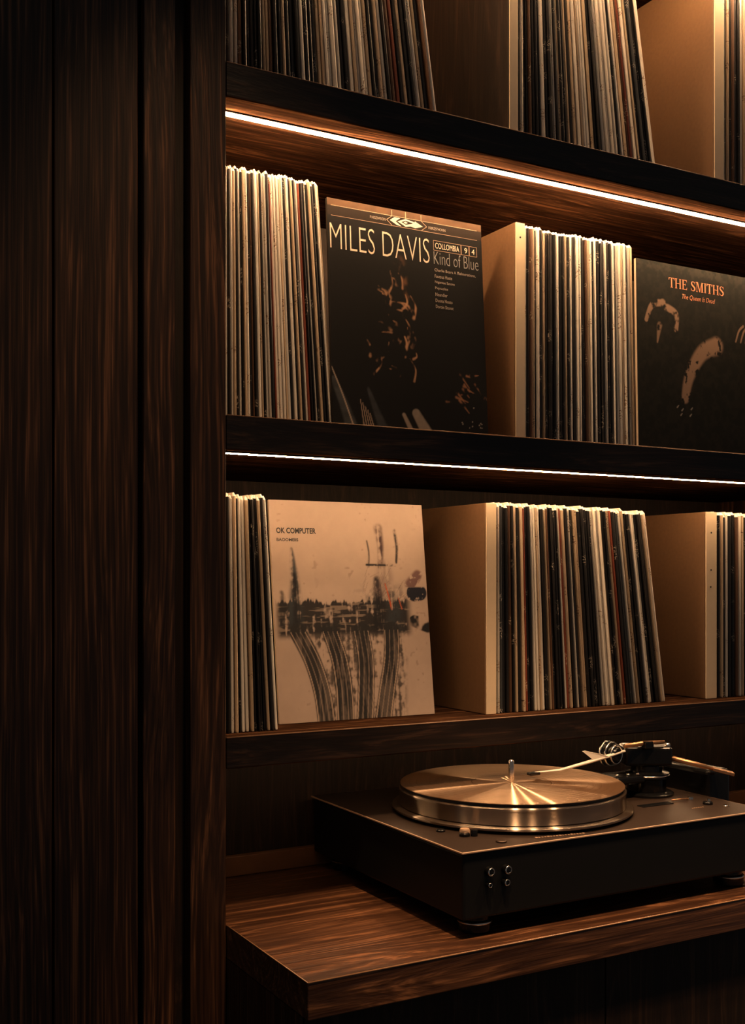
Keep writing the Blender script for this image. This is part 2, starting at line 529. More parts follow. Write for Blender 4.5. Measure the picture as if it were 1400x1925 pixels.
record_row(A_TOP, .068, .4960, .8005, .7560, .306,
           'tbccnbbbbbttnbbtbbbcbbbttccccbbctccctbbtcbnrbtbbctbnc',
           'records in the left group of the top shelf', "the top shelf's left group")
record_row(A_TOP, .068, .9190, 1.1805, 1.1310, .306,
           'cbcbbnbbbcbbcbtbbtbtctcctbbbcccccbctnrctbsbbc',
           'records in the middle group of the top shelf', "the top shelf's middle group")
record_row(A_TOP, .068, 1.3042, 1.3960, 1.3940, .334, 'tcbtbnbbctbcbbtc',
           'records at the right end of the top shelf', "the top shelf's right group")
record_row(B_TOP, .070, .4970, .6465, .6235, .3065, 'tcbctbcbtcbnbctbccbrccctcbcbtbcrbbcbtbbct',
           'records in the left group of the middle shelf', "the middle shelf's left group")
record_row(B_TOP, .070, .9335, 1.1400, 1.1330, .302, 'bcbntbcbtbbbbcbbtbcbccbbntcbcbbbcbbcbcctcbct',
           'records right of the divider on the middle shelf', "the middle shelf's right group")
record_row(C_TOP, .032, .4830, .5530, .5365, .2745, 'tbctbcctbbbbtbc',
           'records in the left group of the bottom shelf', "the bottom shelf's left group")
record_row(C_TOP, .038, .8662, 1.1690, 1.1290, .2765, 'bcsbbnbtbtrbbcctcbtnbbbbcrtbcbttbbbbbcccctbbtrbssctbbccbbbtc',
           'records in the middle group of the bottom shelf', "the bottom shelf's middle group")
record_row(C_TOP, .038, 1.2650, 1.3480, 1.3460, .2756, 'bbtbcbbnctbcb',
           'records at the right end of the bottom shelf', "the bottom shelf's right group")

# ------------------------------------------------------------------ album sleeves facing out


def vnoise(X, Y, fx, fy, seed, octaves=3):
    r = np.random.default_rng(seed)
    out = np.zeros_like(X); amp = 1.0; tot = 0
    for o in range(octaves):
        g = r.random((64, 64))
        x = X * fx * 2 ** o + r.random() * 20; y = Y * fy * 2 ** o + r.random() * 20
        xi = np.floor(x).astype(int); yi = np.floor(y).astype(int)
        u = x - xi; v = y - yi
        u = u * u * (3 - 2 * u); v = v * v * (3 - 2 * v)
        a = g[xi % 64, yi % 64]; b = g[(xi + 1) % 64, yi % 64]; c = g[xi % 64, (yi + 1) % 64]; d = g[(xi + 1) % 64, (yi + 1) % 64]
        out += amp * ((a * (1 - u) + b * u) * (1 - v) + (c * (1 - u) + d * u) * v); tot += amp; amp *= .55
    return out / tot


def sstep(a, b, x):
    t = np.clip((x - a) / (b - a), 0, 1)
    return t * t * (3 - 2 * t)


def smooth_line(pts, k=8):
    out = []
    q = [pts[0]] + list(pts) + [pts[-1]]
    for i in range(1, len(q) - 2):
        for j in range(k):
            t = j / k
            out.append(tuple(.5 * (2 * q[i][c] + (q[i + 1][c] - q[i - 1][c]) * t + (2 * q[i - 1][c] - 5 * q[i][c] + 4 * q[i + 1][c] - q[i + 2][c]) * t * t
                                   + (3 * q[i][c] - q[i - 1][c] - 3 * q[i + 1][c] + q[i + 2][c]) * t ** 3) for c in (0, 1)))
    return out + [pts[-1]]


def stroke(X, Y, pts, w0, w1, soft, asp=1.0):
    """mask of a tapering brush stroke along a polyline"""
    if len(pts) > 2: pts = smooth_line(pts)
    m = np.zeros_like(X)
    n = len(pts) - 1
    for k in range(n):
        (x0, y0), (x1, y1) = pts[k], pts[k + 1]
        dx, dy = (x1 - x0), (y1 - y0) * asp
        L2 = dx * dx + dy * dy + 1e-9
        t = np.clip(((X - x0) * dx + (Y - y0) * asp * dy) / L2, 0, 1)
        d = np.hypot(X - x0 - t * dx, (Y - y0) * asp - t * dy)
        w = w0 + (w1 - w0) * (k + t) / n
        m = np.maximum(m, 1 - sstep(w * (1 - soft), w, d))
    return m


def lay(C, mask, col):
    return C * (1 - mask[..., None]) + np.array(col)[None, None, :] * mask[..., None]


def print_mat(name, rough):
    m, nt, b, N, L = new_mat(name)
    at = N.new('ShaderNodeAttribute'); at.attribute_name = 'print'
    L.new(at.outputs['Color'], b.inputs['Base Color'])
    b.inputs['Roughness'].default_value = rough
    b.inputs['Specular IOR Level'].default_value = 0.15
    return m


def painted_panel(name, w, h, paint, mat, parent, nx=230, nz=300):
    X, Y = np.meshgrid(np.linspace(0, 1, nx), np.linspace(0, 1, nz), indexing='ij')
    C = paint(X, Y)
    me = bpy.data.meshes.new(name)
    co = np.stack([X.ravel() * w, np.full(nx * nz, -.0004), Y.ravel() * h], 1)
    i = np.arange(nx - 1)[:, None] * nz + np.arange(nz - 1)[None, :]
    i = i.ravel()
    quads = np.stack([i, i + nz, i + nz + 1, i + 1], 1)
    me.from_pydata(co.tolist(), [], quads.tolist())
    at = me.color_attributes.new('print', 'FLOAT_COLOR', 'POINT')
    rgba = np.ones((nx * nz, 4), np.float32); rgba[:, :3] = np.clip(C.reshape(-1, 3), 0, 1)
    at.data.foreach_set('color', rgba.ravel())
    me.materials.append(mat)
    return link(bpy.data.objects.new(name, me), parent)


def flat_mesh(name, polys, mat, parent, y):
    """polys in sleeve coordinates (x, z) metres, facing the viewer"""
    bm = bmesh.new()
    for p in polys:
        vs_ = [bm.verts.new((a, y, b)) for a, b in p]
        f = bm.faces.new(vs_)
        f.normal_update()
        if f.normal.y > 0: f.normal_flip()
    return obj(name, bm, mat, parent)


def lettering(name, body, x0, x1, z0, z1, mat, parent, y=-.0007, thin=0.0, keep=False):
    cu = bpy.data.curves.new(name, 'FONT')
    cu.body = body; cu.size = 1.0; cu.offset = thin; cu.resolution_u = 3
    o = bpy.data.objects.new(name, cu)
    COL.objects.link(o)
    dg = bpy.context.evaluated_depsgraph_get()
    dg.update()
    me = bpy.data.meshes.new_from_object(o.evaluated_get(dg))
    bpy.data.objects.remove(o); bpy.data.curves.remove(cu)
    n = len(me.vertices)
    co = np.empty(n * 3, np.float32); me.vertices.foreach_get('co', co); co = co.reshape(-1, 3)
    mn, mx = co.min(0), co.max(0)
    out = np.empty_like(co)
    out[:, 0] = x0 + (co[:, 0] - mn[0]) / (mx[0] - mn[0]) * (x1 - x0)
    out[:, 1] = y
    out[:, 2] = z0 + (co[:, 1] - mn[1]) / (mx[1] - mn[1]) * (z1 - z0)
    me.vertices.foreach_set('co', out.ravel())
    me.materials.clear(); me.materials.append(mat)
    me.name = name
    return link(bpy.data.objects.new(name, me), parent)


def sleeve(name, x0, y0, z0, w, h, lean, board_mat, label):
    t = empty(name, (x0, y0, z0 + .0003), (-math.atan2(lean, h), 0, 0))
    tag(t, label, 'album', 'album sleeves facing out')
    obj('sleeve_card', box(0, w, 0, .0042, 0, h, .0007), board_mat, t)
    return t


# --- black sleeve with long thin capitals
w, h = .2322, .2928
sm = sleeve('album_sleeve', .6385, .060, B_TOP, w, h, .018, plain('sleeve_black_card', (.012, .011, .010), rough=.5),
            'black album sleeve with large thin cream capitals and an arrow emblem')


def paint_a(X, Y):
    C = np.zeros(X.shape + (3,)) + np.array((.0085, .008, .0078))
    n = vnoise(X, Y, 14, 18, 3)
    band = sstep(.9685, .9705, Y)
    C = lay(C, band * (.55 + .7 * n).clip(0, 1), (.115, .062, .034))
    C = lay(C, sstep(.925, .9285, Y) * (1 - band) * .8, (.022, .014, .010))
    # abstract warm brush marks, a loose upright scatter
    g = vnoise(X, Y, 26, 22, 11)
    g2 = vnoise(X, Y, 9, 40, 12)
    rr = random.Random(5)
    for k in range(30):
        cx = .40 + rr.gauss(0, .055); cy = rr.uniform(.28, .72)
        a = rr.uniform(-1.1, 1.1) + math.pi / 2
        ln = rr.uniform(.015, .06)
        p = [(cx - math.cos(a) * ln, cy - math.sin(a) * ln), (cx + .01, cy), (cx + math.cos(a + .5) * ln, cy + math.sin(a + .5) * ln)]
        C = lay(C, stroke(X, Y, p, rr.uniform(.009, .019), .003, .9, h / w) * sstep(.38, .62, g) * rr.uniform(.5, 1), (.50, .27, .15))
    C = lay(C, stroke(X, Y, [(.44, .77), (.49, .62)], .05, .03, 1.0, h / w) * sstep(.42, .7, g) * .5, (.20, .095, .05))
    for k in range(14):
        cx = .86 + rr.gauss(0, .06); cy = .22 + rr.gauss(0, .045)
        a = rr.uniform(-.9, .2); ln = rr.uniform(.012, .05)
        p = [(cx - math.cos(a) * ln, cy - math.sin(a) * ln), (cx + math.cos(a) * ln, cy + math.sin(a) * ln)]
        C = lay(C, stroke(X, Y, p, rr.uniform(.006, .016), .004, .9, h / w) * sstep(.36, .6, g) * .8, (.36, .165, .085))
    for k in range(12):
        C = lay(C, stroke(X, Y, [(.9 + rr.gauss(0, .05), rr.uniform(.02, .15))] * 2, .005, .005, .7, h / w), (.45, .40, .34))
    # grey sweeps along the bottom
    C = lay(C, stroke(X, Y, [(.01, .22), (.07, .11), (.12, .0)], .022, .05, .5, h / w) * (.3 + .7 * g2) * .8, (.075, .078, .08))
    C = lay(C, stroke(X, Y, [(.0, .27), (.06, .16), (.13, .01)], .004, .006, .6, h / w), (.34, .26, .2))
    C = lay(C, stroke(X, Y, [(.22, .19), (.27, .09), (.32, .0)], .012, .045, .6, h / w) * (.3 + .7 * g2) * .7, (.07, .073, .078))
    for k in range(5):
        C = lay(C, stroke(X, Y, [(.17 + .014 * k, .14 - .014 * k), (.19 + .016 * k, .01)], .003, .004, .6, h / w) * .8, (.38, .27, .2))
    C = lay(C, stroke(X, Y, [(.44, .09), (.50, .0)], .014, .02, .5, h / w) * .9, (.30, .235, .185))
    C = lay(C, stroke(X, Y, [(.52, .10), (.60, .0)], .03, .045, .3, h / w) * (.5 + .5 * g) * .95, (.32, .255, .2))
    return C


painted_panel('cover_print', w, h, paint_a, print_mat('print_black_cover', .42), sm)
I_CREAM = ink('ink_cream', (.74, .60, .46)); I_LINE = ink('ink_line', (.42, .27, .18)); I_GREY = ink('ink_grey', (.24, .235, .23))
I_SMALL = ink('ink_small', (.36, .29, .235)); I_ORANGE = ink('ink_orange', (.86, .32, .16)); I_BLACK = ink('ink_black', (.012, .012, .013))
lettering('title_lettering', 'MILES DAVIS', .012 * w, .640 * w, .782 * h, .893 * h, I_CREAM, sm, thin=-.018)
lettering('title_lettering', 'Kind of Blue', .668 * w, .972 * w, .784 * h, .842 * h, I_GREY, sm, thin=-.014)
lettering('label_lettering', 'COLLOMBIA', .680 * w, .842 * w, .856 * h, .882 * h, I_CREAM, sm)
lettering('label_lettering', '9', .878 * w, .898 * w, .856 * h, .880 * h, I_CREAM, sm)
lettering('label_lettering', '4', .928 * w, .948 * w, .856 * h, .880 * h, I_CREAM, sm)


def rect(x0, x1, z0, z1): return [(x0 * w, z0 * h), (x1 * w, z0 * h), (x1 * w, z1 * h), (x0 * w, z1 * h)]


def frame(x0, x1, z0, z1, t=.0022):
    s = t * w / h
    return [rect(x0, x1, z0, z0 + s), rect(x0, x1, z1 - s, z1), rect(x0, x0 + t, z0, z1), rect(x1 - t, x1, z0, z1)]


flat_mesh('label_frame', frame(.668, .855, .846, .892) + frame(.857, .910, .846, .892) + frame(.912, .964, .846, .892), I_LINE, sm, -.0006)
flat_mesh('printed_rule', [rect(.022, .968, .9685, .9708)], I_LINE, sm, -.00062)
flat_mesh('printed_rule', [rect(.022, .968, .9245, .9263)], I_LINE, sm, -.00062)


def P(l): return [(a * w, b * h) for a, b in l]


flat_mesh('arrow_emblem', [P([(.388, .949), (.418, .965), (.455, .965), (.425, .948), (.462, .929), (.432, .932)]),
                           P([(.437, .949), (.490, .9655), (.490, .958), (.462, .949)]), P([(.437, .949), (.462, .949), (.490, .940), (.490, .9305)]),
                           P([(.490, .9655), (.545, .958), (.540, .952), (.490, .958)]), P([(.490, .940), (.525, .947), (.540, .952), (.552, .962), (.602, .944), (.552, .932), (.520, .936), (.490, .9305)]),
                           P([(.476, .949), (.490, .954), (.504, .949), (.490, .944)])], I_CREAM, sm, -.00068)
flat_mesh('emblem_outline', [P([(.365, .949), (.400, .9685), (.404, .9685), (.370, .949)]), P([(.365, .949), (.370, .949), (.404, .926), (.400, .926)]),
                             P([(.625, .947), (.590, .9685), (.594, .9685), (.630, .947)]), P([(.625, .947), (.630, .947), (.594, .926), (.590, .926)]),
                             rect(.400, .4035, .9708, .996), rect(.590, .5935, .9708, .996), rect(.488, .4925, .967, .998)], I_LINE, sm, -.00064)
lettering('small_lettering', 'F HIGZHFSION', .262 * w, .360 * w, .9415 * h, .9535 * h, I_SMALL, sm)
lettering('small_lettering', 'ESBRZSTHONN', .640 * w, .752 * w, .939 * h, .951 * h, I_SMALL, sm)
for k, (s_, r_) in enumerate((('Charlie Bears A Tolmerations,', .950), ('Faucsus Haste', .787), ('Nigantae Satons', .803), ('Piqnuzlite', .757), ('Neandler', .752), ('Duona Nosto', .784), ('Doroin Sitonst', .789))):
    zc_ = .756 - k * .0275
    lettering('track_lettering', s_, .671 * w, r_ * w, (zc_ - .007) * h, (zc_ + .008) * h, I_SMALL, sm, thin=.004)

# --- green-black sleeve with orange serif capitals
w, h = .2330, .2824
sq = sleeve('album_sleeve', 1.1345, .060, B_TOP, w, h, .006, plain('sleeve_dark_card', (.55, .43, .30), rough=.55),
            'dark green-black album sleeve with orange serif capitals near the right edge')


def paint_b(X, Y):
    n = vnoise(X, Y, 30, 34, 21); n2 = vnoise(X, Y, 8, 8, 22)
    C = np.zeros(X.shape + (3,)) + np.array((.013, .0135, .011))
    C = lay(C, (sstep(.9, 1.0, Y) * .5 + .25) * sstep(.35, .7, n), (.040, .034, .024))
    tan_ = (.36, .225, .15)
    rough_ = sstep(.30, .52, n)
    # abstract loose brush shapes in the sleeve's faded tan
    C = lay(C, stroke(X, Y, [(.40, .30), (.44, .42), (.55, .55), (.68, .60)], .040, .075, .45, h / w) * sstep(.30, .44, n) * .95, tan_)
    C = lay(C, stroke(X, Y, [(.08, .69), (.13, .77), (.22, .79)], .018, .030, .4, h / w) * rough_ * .9, tan_)
    C = lay(C, stroke(X, Y, [(.25, .77), (.33, .74), (.33, .66)], .030, .022, .4, h / w) * rough_, tan_)
    C = lay(C, stroke(X, Y, [(.19, .67), (.17, .58)], .028, .008, .6, h / w) * rough_ * .8, tan_)
    for k in range(4):
        C = lay(C, stroke(X, Y, [(.86 + .045 * k, .64), (.89 + .045 * k, .70), (.93 + .045 * k, .73)], .008, .011, .5, h / w) * .8, tan_)
    for (a, b) in ((.33, .25), (.37, .235), (.45, .245), (.36, .21), (.44, .21)):
        C = lay(C, stroke(X, Y, [(a, b), (a + .012, b + .01)], .007, .005, .6, h / w) * .8, (.42, .36, .30))
    return C


painted_panel('cover_print', w, h, paint_b, print_mat('print_dark_cover', .5), sq)


def serif_word(name, word, x0, x1, z0, z1, mat, parent, y=-.0007):
    """hand-built serif capitals: heavy stems, hairline bars, bracketed feet"""
    st, hl, sf = .15, .06, .07

    def stem(x): return [[(x, 0), (x + st, 0), (x + st, 1), (x, 1)], [(x - sf, 0), (x + st + sf, 0), (x + st + sf * .6, hl), (x - sf * .6, hl)],
                         [(x - sf * .6, 1 - hl), (x + st + sf * .6, 1 - hl), (x + st + sf, 1), (x - sf, 1)]]

    def band(pts, ws):
        out = []
        for k in range(len(pts) - 1):
            (ax, ay), (bx, by) = pts[k], pts[k + 1]
            i0, i1 = max(k - 1, 0), min(k + 2, len(pts) - 1)
            d0 = Vector((bx - pts[i0][0], by - pts[i0][1])).normalized(); d1 = Vector((pts[i1][0] - ax, pts[i1][1] - ay)).normalized()
            n0 = Vector((-d0.y, d0.x)) * ws[k] / 2; n1 = Vector((-d1.y, d1.x)) * ws[k + 1] / 2
            out.append([(ax + n0.x, ay + n0.y), (ax - n0.x, ay - n0.y), (bx - n1.x, by - n1.y), (bx + n1.x, by + n1.y)])
        return out

    def g(ch):
        if ch == 'T': return [[(.27, 0), (.43, 0), (.43, 1), (.27, 1)], [(.18, 0), (.52, 0), (.49, hl), (.21, hl)], [(0, 1 - hl), (.70, 1 - hl), (.70, 1), (0, 1)],
                              [(0, .76), (.05, .76), (.10, 1 - hl), (0, 1 - hl)], [(.65, .76), (.70, .76), (.70, 1 - hl), (.60, 1 - hl)]], .70
        if ch == 'H': return stem(.08) + stem(.58) + [[(.22, .48), (.59, .48), (.59, .48 + hl), (.22, .48 + hl)]], .82
        if ch == 'E': return stem(.08) + [[(.2, 0), (.62, 0), (.62, hl), (.2, hl)], [(.2, 1 - hl), (.60, 1 - hl), (.60, 1), (.2, 1)], [(.2, .49), (.48, .49), (.48, .49 + hl), (.2, .49 + hl)],
                                      [(.56, hl), (.62, hl), (.64, .25), (.61, .25)], [(.54, 1 - hl), (.60, 1 - hl), (.60, .78), (.57, .78)], [(.45, .38), (.48, .38), (.48, .64), (.45, .64)]], .66
        if ch == 'I': return stem(.08), .31
        if ch == 'M': return [[(.10, 0), (.15, 0), (.15, 1), (.10, 1)], [(.02, 0), (.24, 0), (.21, hl), (.05, hl)], [(.0, 1 - hl), (.2, 1 - hl), (.2, 1), (0, 1)],
                              [(.12, 1), (.27, 1), (.52, .12), (.45, 0)], [(.45, 0), (.50, 0), (.80, 1), (.73, 1)], [(.72, 0), (.87, 0), (.87, 1), (.72, 1)],
                              [(.64, 0), (.95, 0), (.92, hl), (.67, hl)], [(.8, 1 - hl), (.95, 1 - hl), (.95, 1), (.8, 1)]], .97
        if ch == 'S':
            pts = [(.50, .80), (.42, .93), (.28, .97), (.13, .89), (.10, .74), (.20, .60), (.36, .48), (.50, .34), (.50, .17), (.38, .05), (.24, .03), (.12, .10), (.06, .24)]
            ws = [.03, .05, .06, .10, .15, .17, .17, .17, .15, .10, .06, .05, .03]
            return band(pts, ws) + [[(.51, .70), (.54, .70), (.54, .98), (.51, .98)], [(.03, .02), (.06, .02), (.06, .32), (.03, .32)]], .60
        return [], .34
    polys, x = [], 0.0
    for ch in word:
        ps, adv = g(ch)
        polys += [[(x + a, b) for a, b in p] for p in ps]
        x += adv + .05
    x -= .05
    return flat_mesh(name, [[(x0 + a / x * (x1 - x0), z0 + b * (z1 - z0)) for a, b in p] for p in polys], mat, parent, y)


serif_word('title_lettering', 'THE SMITHS', .272 * w, .757 * w, .877 * h, .929 * h, I_ORANGE, sq)
o = lettering('title_lettering', 'The Queen Is Dead', .378 * w, .667 * w, .823 * h, .853 * h, I_ORANGE, sq, thin=-.004)
# italic slant of the small line
for v in o.data.vertices: v.co.x += (v.co.z - .823 * h) * .22

# --- cream sleeve with dark ink picture
w, h = .2230, .2774
so = sleeve('album_sleeve', .5732, .076, C_TOP, w, h, .0335, plain('sleeve_cream_card', (.80, .66, .50), rough=.55),
            'cream album sleeve with small black capitals and dark ink artwork')


def paint_c(X, Y):
    A = h / w
    n = vnoise(X, Y, 40, 50, 31); n2 = vnoise(X, Y, 9, 9, 32); nv = vnoise(X, Y, 60, 7, 33); nh = vnoise(X, Y, 8, 70, 34)
    C = np.zeros(X.shape + (3,)) + np.array((.47, .36, .295))
    C = C * (.93 + .12 * n2[..., None]) * (.97 + .05 * n[..., None])
    inkc, blue = (.022, .022, .024), (.045, .055, .062)
    # ink-wash band across the middle, ragged top, scratched through with light lines
    top = .545 + .05 * (nv - .5) + .02 * (n - .5)
    band = sstep(.36, .40, Y) * (1 - sstep(top - .012, top, Y)) * sstep(.0, .04, X) * (1 - sstep(.84, .90, X))
    C = lay(C, band * sstep(.22, .44, nv * .55 + n * .45) * .97, inkc)
    C = lay(C, band * sstep(.60, .70, nh) * .45, (.42, .32, .25))
    haze = sstep(.50, .56, Y) * (1 - sstep(.56, .64, Y)) * sstep(.40, .70, X) * (1 - sstep(.80, .95, X))
    C = lay(C, haze * sstep(.45, .7, n) * .5, blue)
    # blurred upright smudges
    def smear(cx, y0, y1, w0, w1, k, col):
        nonlocal C
        C = lay(C, stroke(X, Y, [(cx, y0), (cx + .01, (y0 + y1) / 2), (cx, y1)], w0, w1, .8, A) * sstep(.30, .58, nv * .6 + n * .4) * k, col)
    smear(.125, .46, .78, .075, .012, .95, blue)
    smear(.13, .40, .66, .045, .025, .95, inkc)
    smear(.05, .48, .58, .05, .02, .7, inkc)
    smear(.66, .42, .64, .085, .03, 1.0, inkc)
    smear(.76, .42, .56, .09, .05, .7, blue)
    smear(.69, .70, .88, .022, .040, .95, (.05, .025, .03))
    smear(.80, .72, .87, .012, .018, .95, inkc)
    smear(.61, .70, .82, .012, .008, .8, inkc)
    smear(.71, .60, .70, .09, .06, .45, (.15, .10, .10))
    C = lay(C, stroke(X, Y, [(.60, .708), (.82, .706)], .010, .008, .7, A) * sstep(.25, .5, n), inkc)
    C = lay(C, stroke(X, Y, [(.715, .62), (.735, .56), (.75, .50)], .005, .008, .6, A) * sstep(.25, .45, n) * .9, (.52, .10, .035))
    C = lay(C, stroke(X, Y, [(.80, .55), (.82, .50)], .004, .006, .6, A) * .8, (.5, .12, .05))
    # hatching
    for k in range(26):
        rr = random.Random(40 + k)
        x0 = rr.uniform(.56, .82); y0 = rr.uniform(.52, .66)
        C = lay(C, stroke(X, Y, [(x0, y0), (x0 + rr.uniform(.02, .06), y0 + rr.uniform(.02, .06))], .0025, .0015, .8, A) * .5, (.12, .08, .07))
    # dark patch at the right border
    C = lay(C, stroke(X, Y, [(.91, .575), (.95, .575)], .055, .05, .15, A) * sstep(.2, .34, n) * (1 - sstep(.60, .605, Y)), (.022, .024, .034))
    C = lay(C, stroke(X, Y, [(.89, .615), (.94, .66)], .050, .04, .5, A) * sstep(.28, .42, n) * sstep(.6, .605, Y) * .85, (.13, .062, .065))
    C = lay(C, stroke(X, Y, [(.90, .44), (.99, .42)], .04, .05, .2, A) * sstep(.35, .5, vnoise(X, Y, 14, 14, 35)), inkc)
    # plain dark lanes fanning out towards the bottom
    lanes = tuple(((.14 + .20 * k, .40), (.22 + .17 * k, .27), (.27 + .14 * k, .13), (.29 + .12 * k, -.02), .055, .060) for k in range(4))
    area = (1 - sstep(.37, .42, Y)) * sstep(.22 + .2 * (0.3 - Y), .27 + .2 * (0.3 - Y), X) * (1 - sstep(.80, .86, X - .1 * (Y - .3)))
    C = lay(C, area * sstep(.42, .66, nv * .5 + n * .5) * .9, (.05, .044, .042))
    for a, b, c_, d_, w0, w1 in lanes:
        C = lay(C, stroke(X, Y, [a, b, c_, d_], w0, w1, .12, A) * (.80 + .18 * sstep(.4, .6, nv)), (.030, .030, .031))
        for s_ in (-.8, -.25, .3, .8):
            pts = [(p[0] + s_ * (w0 + (w1 - w0) * k / 3), p[1]) for k, p in enumerate((a, b, c_, d_))]
            C = lay(C, stroke(X, Y, pts, .003, .0055, .5, A) * (.35 if abs(s_) < .5 else .8), (.50, .37, .28))
    # specks and scuffs
    C = lay(C, sstep(.80, .84, vnoise(X, Y, 55, 70, 36, 1)) * sstep(.6, .75, n2) * .35, (.2, .13, .09))
    return C


painted_panel('cover_print', w, h, paint_c, print_mat('print_cream_cover', .5), so, 250, 320)
lettering('title_lettering', 'OK COMPUTER', .037 * w, .283 * w, .848 * h, .8745 * h, I_BLACK, so, thin=.028)
lettering('small_lettering', 'BAOOMEIIS', .037 * w, .170 * w, .8125 * h, .8265 * h, I_BLACK, so, thin=.02)

# ------------------------------------------------------------------ turntable
TX0, TX1, TY0, TY1 = 0.6700, 1.1300, -0.1785, 0.1845
PZ = Z(-0.2909)                       # top of the plate
tt = empty('turntable', ((TX0 + TX1) / 2, (TY0 + TY1) / 2, WT))
tag(tt, 'black turntable with steel platter and tonearm on the worktop', 'turntable')
ox, oy = (TX0 + TX1) / 2, (TY0 + TY1) / 2
HX, HY = (TX1 - TX0) / 2, (TY1 - TY0) / 2
ph = PZ - WT                          # plate height above the worktop


def lp(x, y, z): return (x - ox, y - oy, Z(z) - WT)


obj('plinth', box(-HX + .002, HX - .002, -HY + .002, HY - .002, .021, ph - .0027, .003), M_BLACK, tt)
pl = obj('top_plate', box(-HX, HX, -HY, HY, ph - .0026, ph, .0007), M_PLATE, tt)
obj('edge_trim', box(-HX - .0009, HX + .0009, -HY - .0009, HY + .0009, ph - .0022, ph - .0002, .0005), M_PLATE_EDGE, tt)  # trim coloured pale to imitate the bright highlight on the plate's edge
for sx in (-1, 1):
    for sy in (-1, 1):
        bm = lathe([(0, 0), (.017, 0), (.019, .002), (.019, .012), (.0165, .014), (.0165, .022), (0, .022)], 28)
        f_ = shade_by_angle(obj('foot', bm, M_BLACKMET, tt, loc=(sx * (HX - .036), sy * (HY - .030), .0003)))
        obj('foot_ring', lathe([(.0188, .0095), (.0198, .0105), (.0198, .0115), (.0188, .0125)], 28), M_STEEL2, f_, smooth=True)

CX, CY = 0.8530, -0.0157              # spindle
pc = lp(CX, CY, -.2909)
R = .1425
bm = lathe([(0, .0035), (R + .0078, .0035), (R + .0090, .0045), (R + .0090, .0062), (R + .0078, .0072), (0, .0072)], 128)
shade_by_angle(obj('platter_flange', bm, M_STEEL, tt, loc=pc))
bm = lathe([(R - .004, .0075), (R - .0006, .0085), (R - .0006, .0240), (R, .0250), (R, .0272), (R - .0012, .0284), (R - .004, .0286), (0, .0286)], 160)
shade_by_angle(obj('platter', bm, M_STEEL, tt, loc=pc))
shade_by_angle(obj('platter_mat', lathe([(.005, .0288), (R - .0045, .0288), (R - .0045, .0314), (.005, .0314)], 96, closed=True), M_RUBBER, tt, loc=pc))
obj('platter_bearing', lathe([(0, .0002), (.06, .0002), (.06, .0034), (0, .0034)], 32), M_BLACKMET, tt, loc=pc)
bm = lathe([(0, .0290), (.0036, .0290), (.0036, .058), (.0030, .0605), (.0012, .0618), (0, .062)], 24)
shade_by_angle(obj('spindle', bm, M_STEEL2, tt, loc=pc), 50)

# the disc on the platter is a thing of its own
vr = empty('vinyl_record', (CX, CY, PZ + .0319))
tag(vr, 'bronze-glinting vinyl record lying on the turntable platter', 'record')
prof = [(.0502, .0010), (.0505, .0016)]
k = .0525
while k < .1375:
    prof += [(k, .0016), (k + .0006, .00135), (k + .0012, .0016)]
    k += .0085
prof += [(.1385, .0017), (.1402, .0015), (.1408, .0009), (.1402, .0003), (.1385, .0001), (.0502, .0001)]
shade_by_angle(obj('disc', lathe(prof, 192, closed=True), M_VINYL, vr), 12)
shade_by_angle(obj('label', lathe([(.0040, .0002), (.0498, .0002), (.0498, .0014), (.0490, .0017), (.0040, .0017)], 96, closed=True), M_LABEL, vr), 12)

# tonearm group
AX, AY = 1.0713, -0.0249
ab = lp(AX, AY, -.2909)
bm = lathe([(0, .0002), (.036, .0002), (.036, .003), (.033, .005), (.026, .0055), (.026, .022), (.030, .024), (.030, .030), (.021, .032), (.021, .040), (0, .040)], 48)
shade_by_angle(obj('arm_base', bm, M_BLACKMET, tt, loc=ab))
obj('arm_base_ring', lathe([(.0300, .0262), (.0306, .0266), (.0306, .0276), (.0300, .0280)], 48), M_STEEL2, tt, smooth=True, loc=ab)
hb = box(-.034, .030, -.022, .022, .0402, .0660, .004, 3)
bmesh.ops.rotate(hb, verts=hb.verts, matrix=Matrix.Rotation(math.radians(-30), 3, 'Z'))
obj('bearing_housing', hb, M_BLACKMET, tt, loc=ab)
# lift platform to the left of the pillar with small levers
lb = box(-.070, -.018, -.020, .024, .0186, .030, .004, 3)
obj('lift_platform', lb, M_BLACKMET, tt, loc=ab)
for i, (dx, dy, dz) in enumerate(((-.062, -.012, .0305), (-.045, -.014, .0305), (-.030, -.016, .0305))):
    obj('lift_screw', lathe([(0, 0), (.0024, 0), (.0024, .0018), (.0014, .0026), (0, .0026)], 12), M_STEEL2, tt, smooth=True, loc=(ab[0] + dx, ab[1] + dy, ab[2] + dz))
# counterweight: three rings on a stub, axis pointing forward and a little right
ax_dir = Vector((.22, -.975, 0)).normalized()
rotm = Vector((0, 0, 1)).rotation_difference(ax_dir).to_matrix()
cwp = Vector(lp(1.0125, -.0130, -.2335))
bm = lathe([(0, -.004), (.0145, -.004), (.0150, -.002), (.0150, .004), (.0120, .006), (.0120, .012), (.008, .018), (0, .018)], 40)
bmesh.ops.rotate(bm, verts=bm.verts, matrix=rotm)
cw = shade_by_angle(obj('counterweight', bm, M_BLACKMET, tt, loc=cwp))
for d, r_ in ((.0, .0172), (.0075, .0164), (.0150, .0132)):
    bm = lathe([(r_ - .0022, d - .0013), (r_ - .0004, d - .0015), (r_, d), (r_ - .0004, d + .0015), (r_ - .0022, d + .0013)], 56, closed=True)
    bmesh.ops.rotate(bm, verts=bm.verts, matrix=rotm)
    obj('counterweight_ring', bm, M_STEEL2, cw, smooth=True)
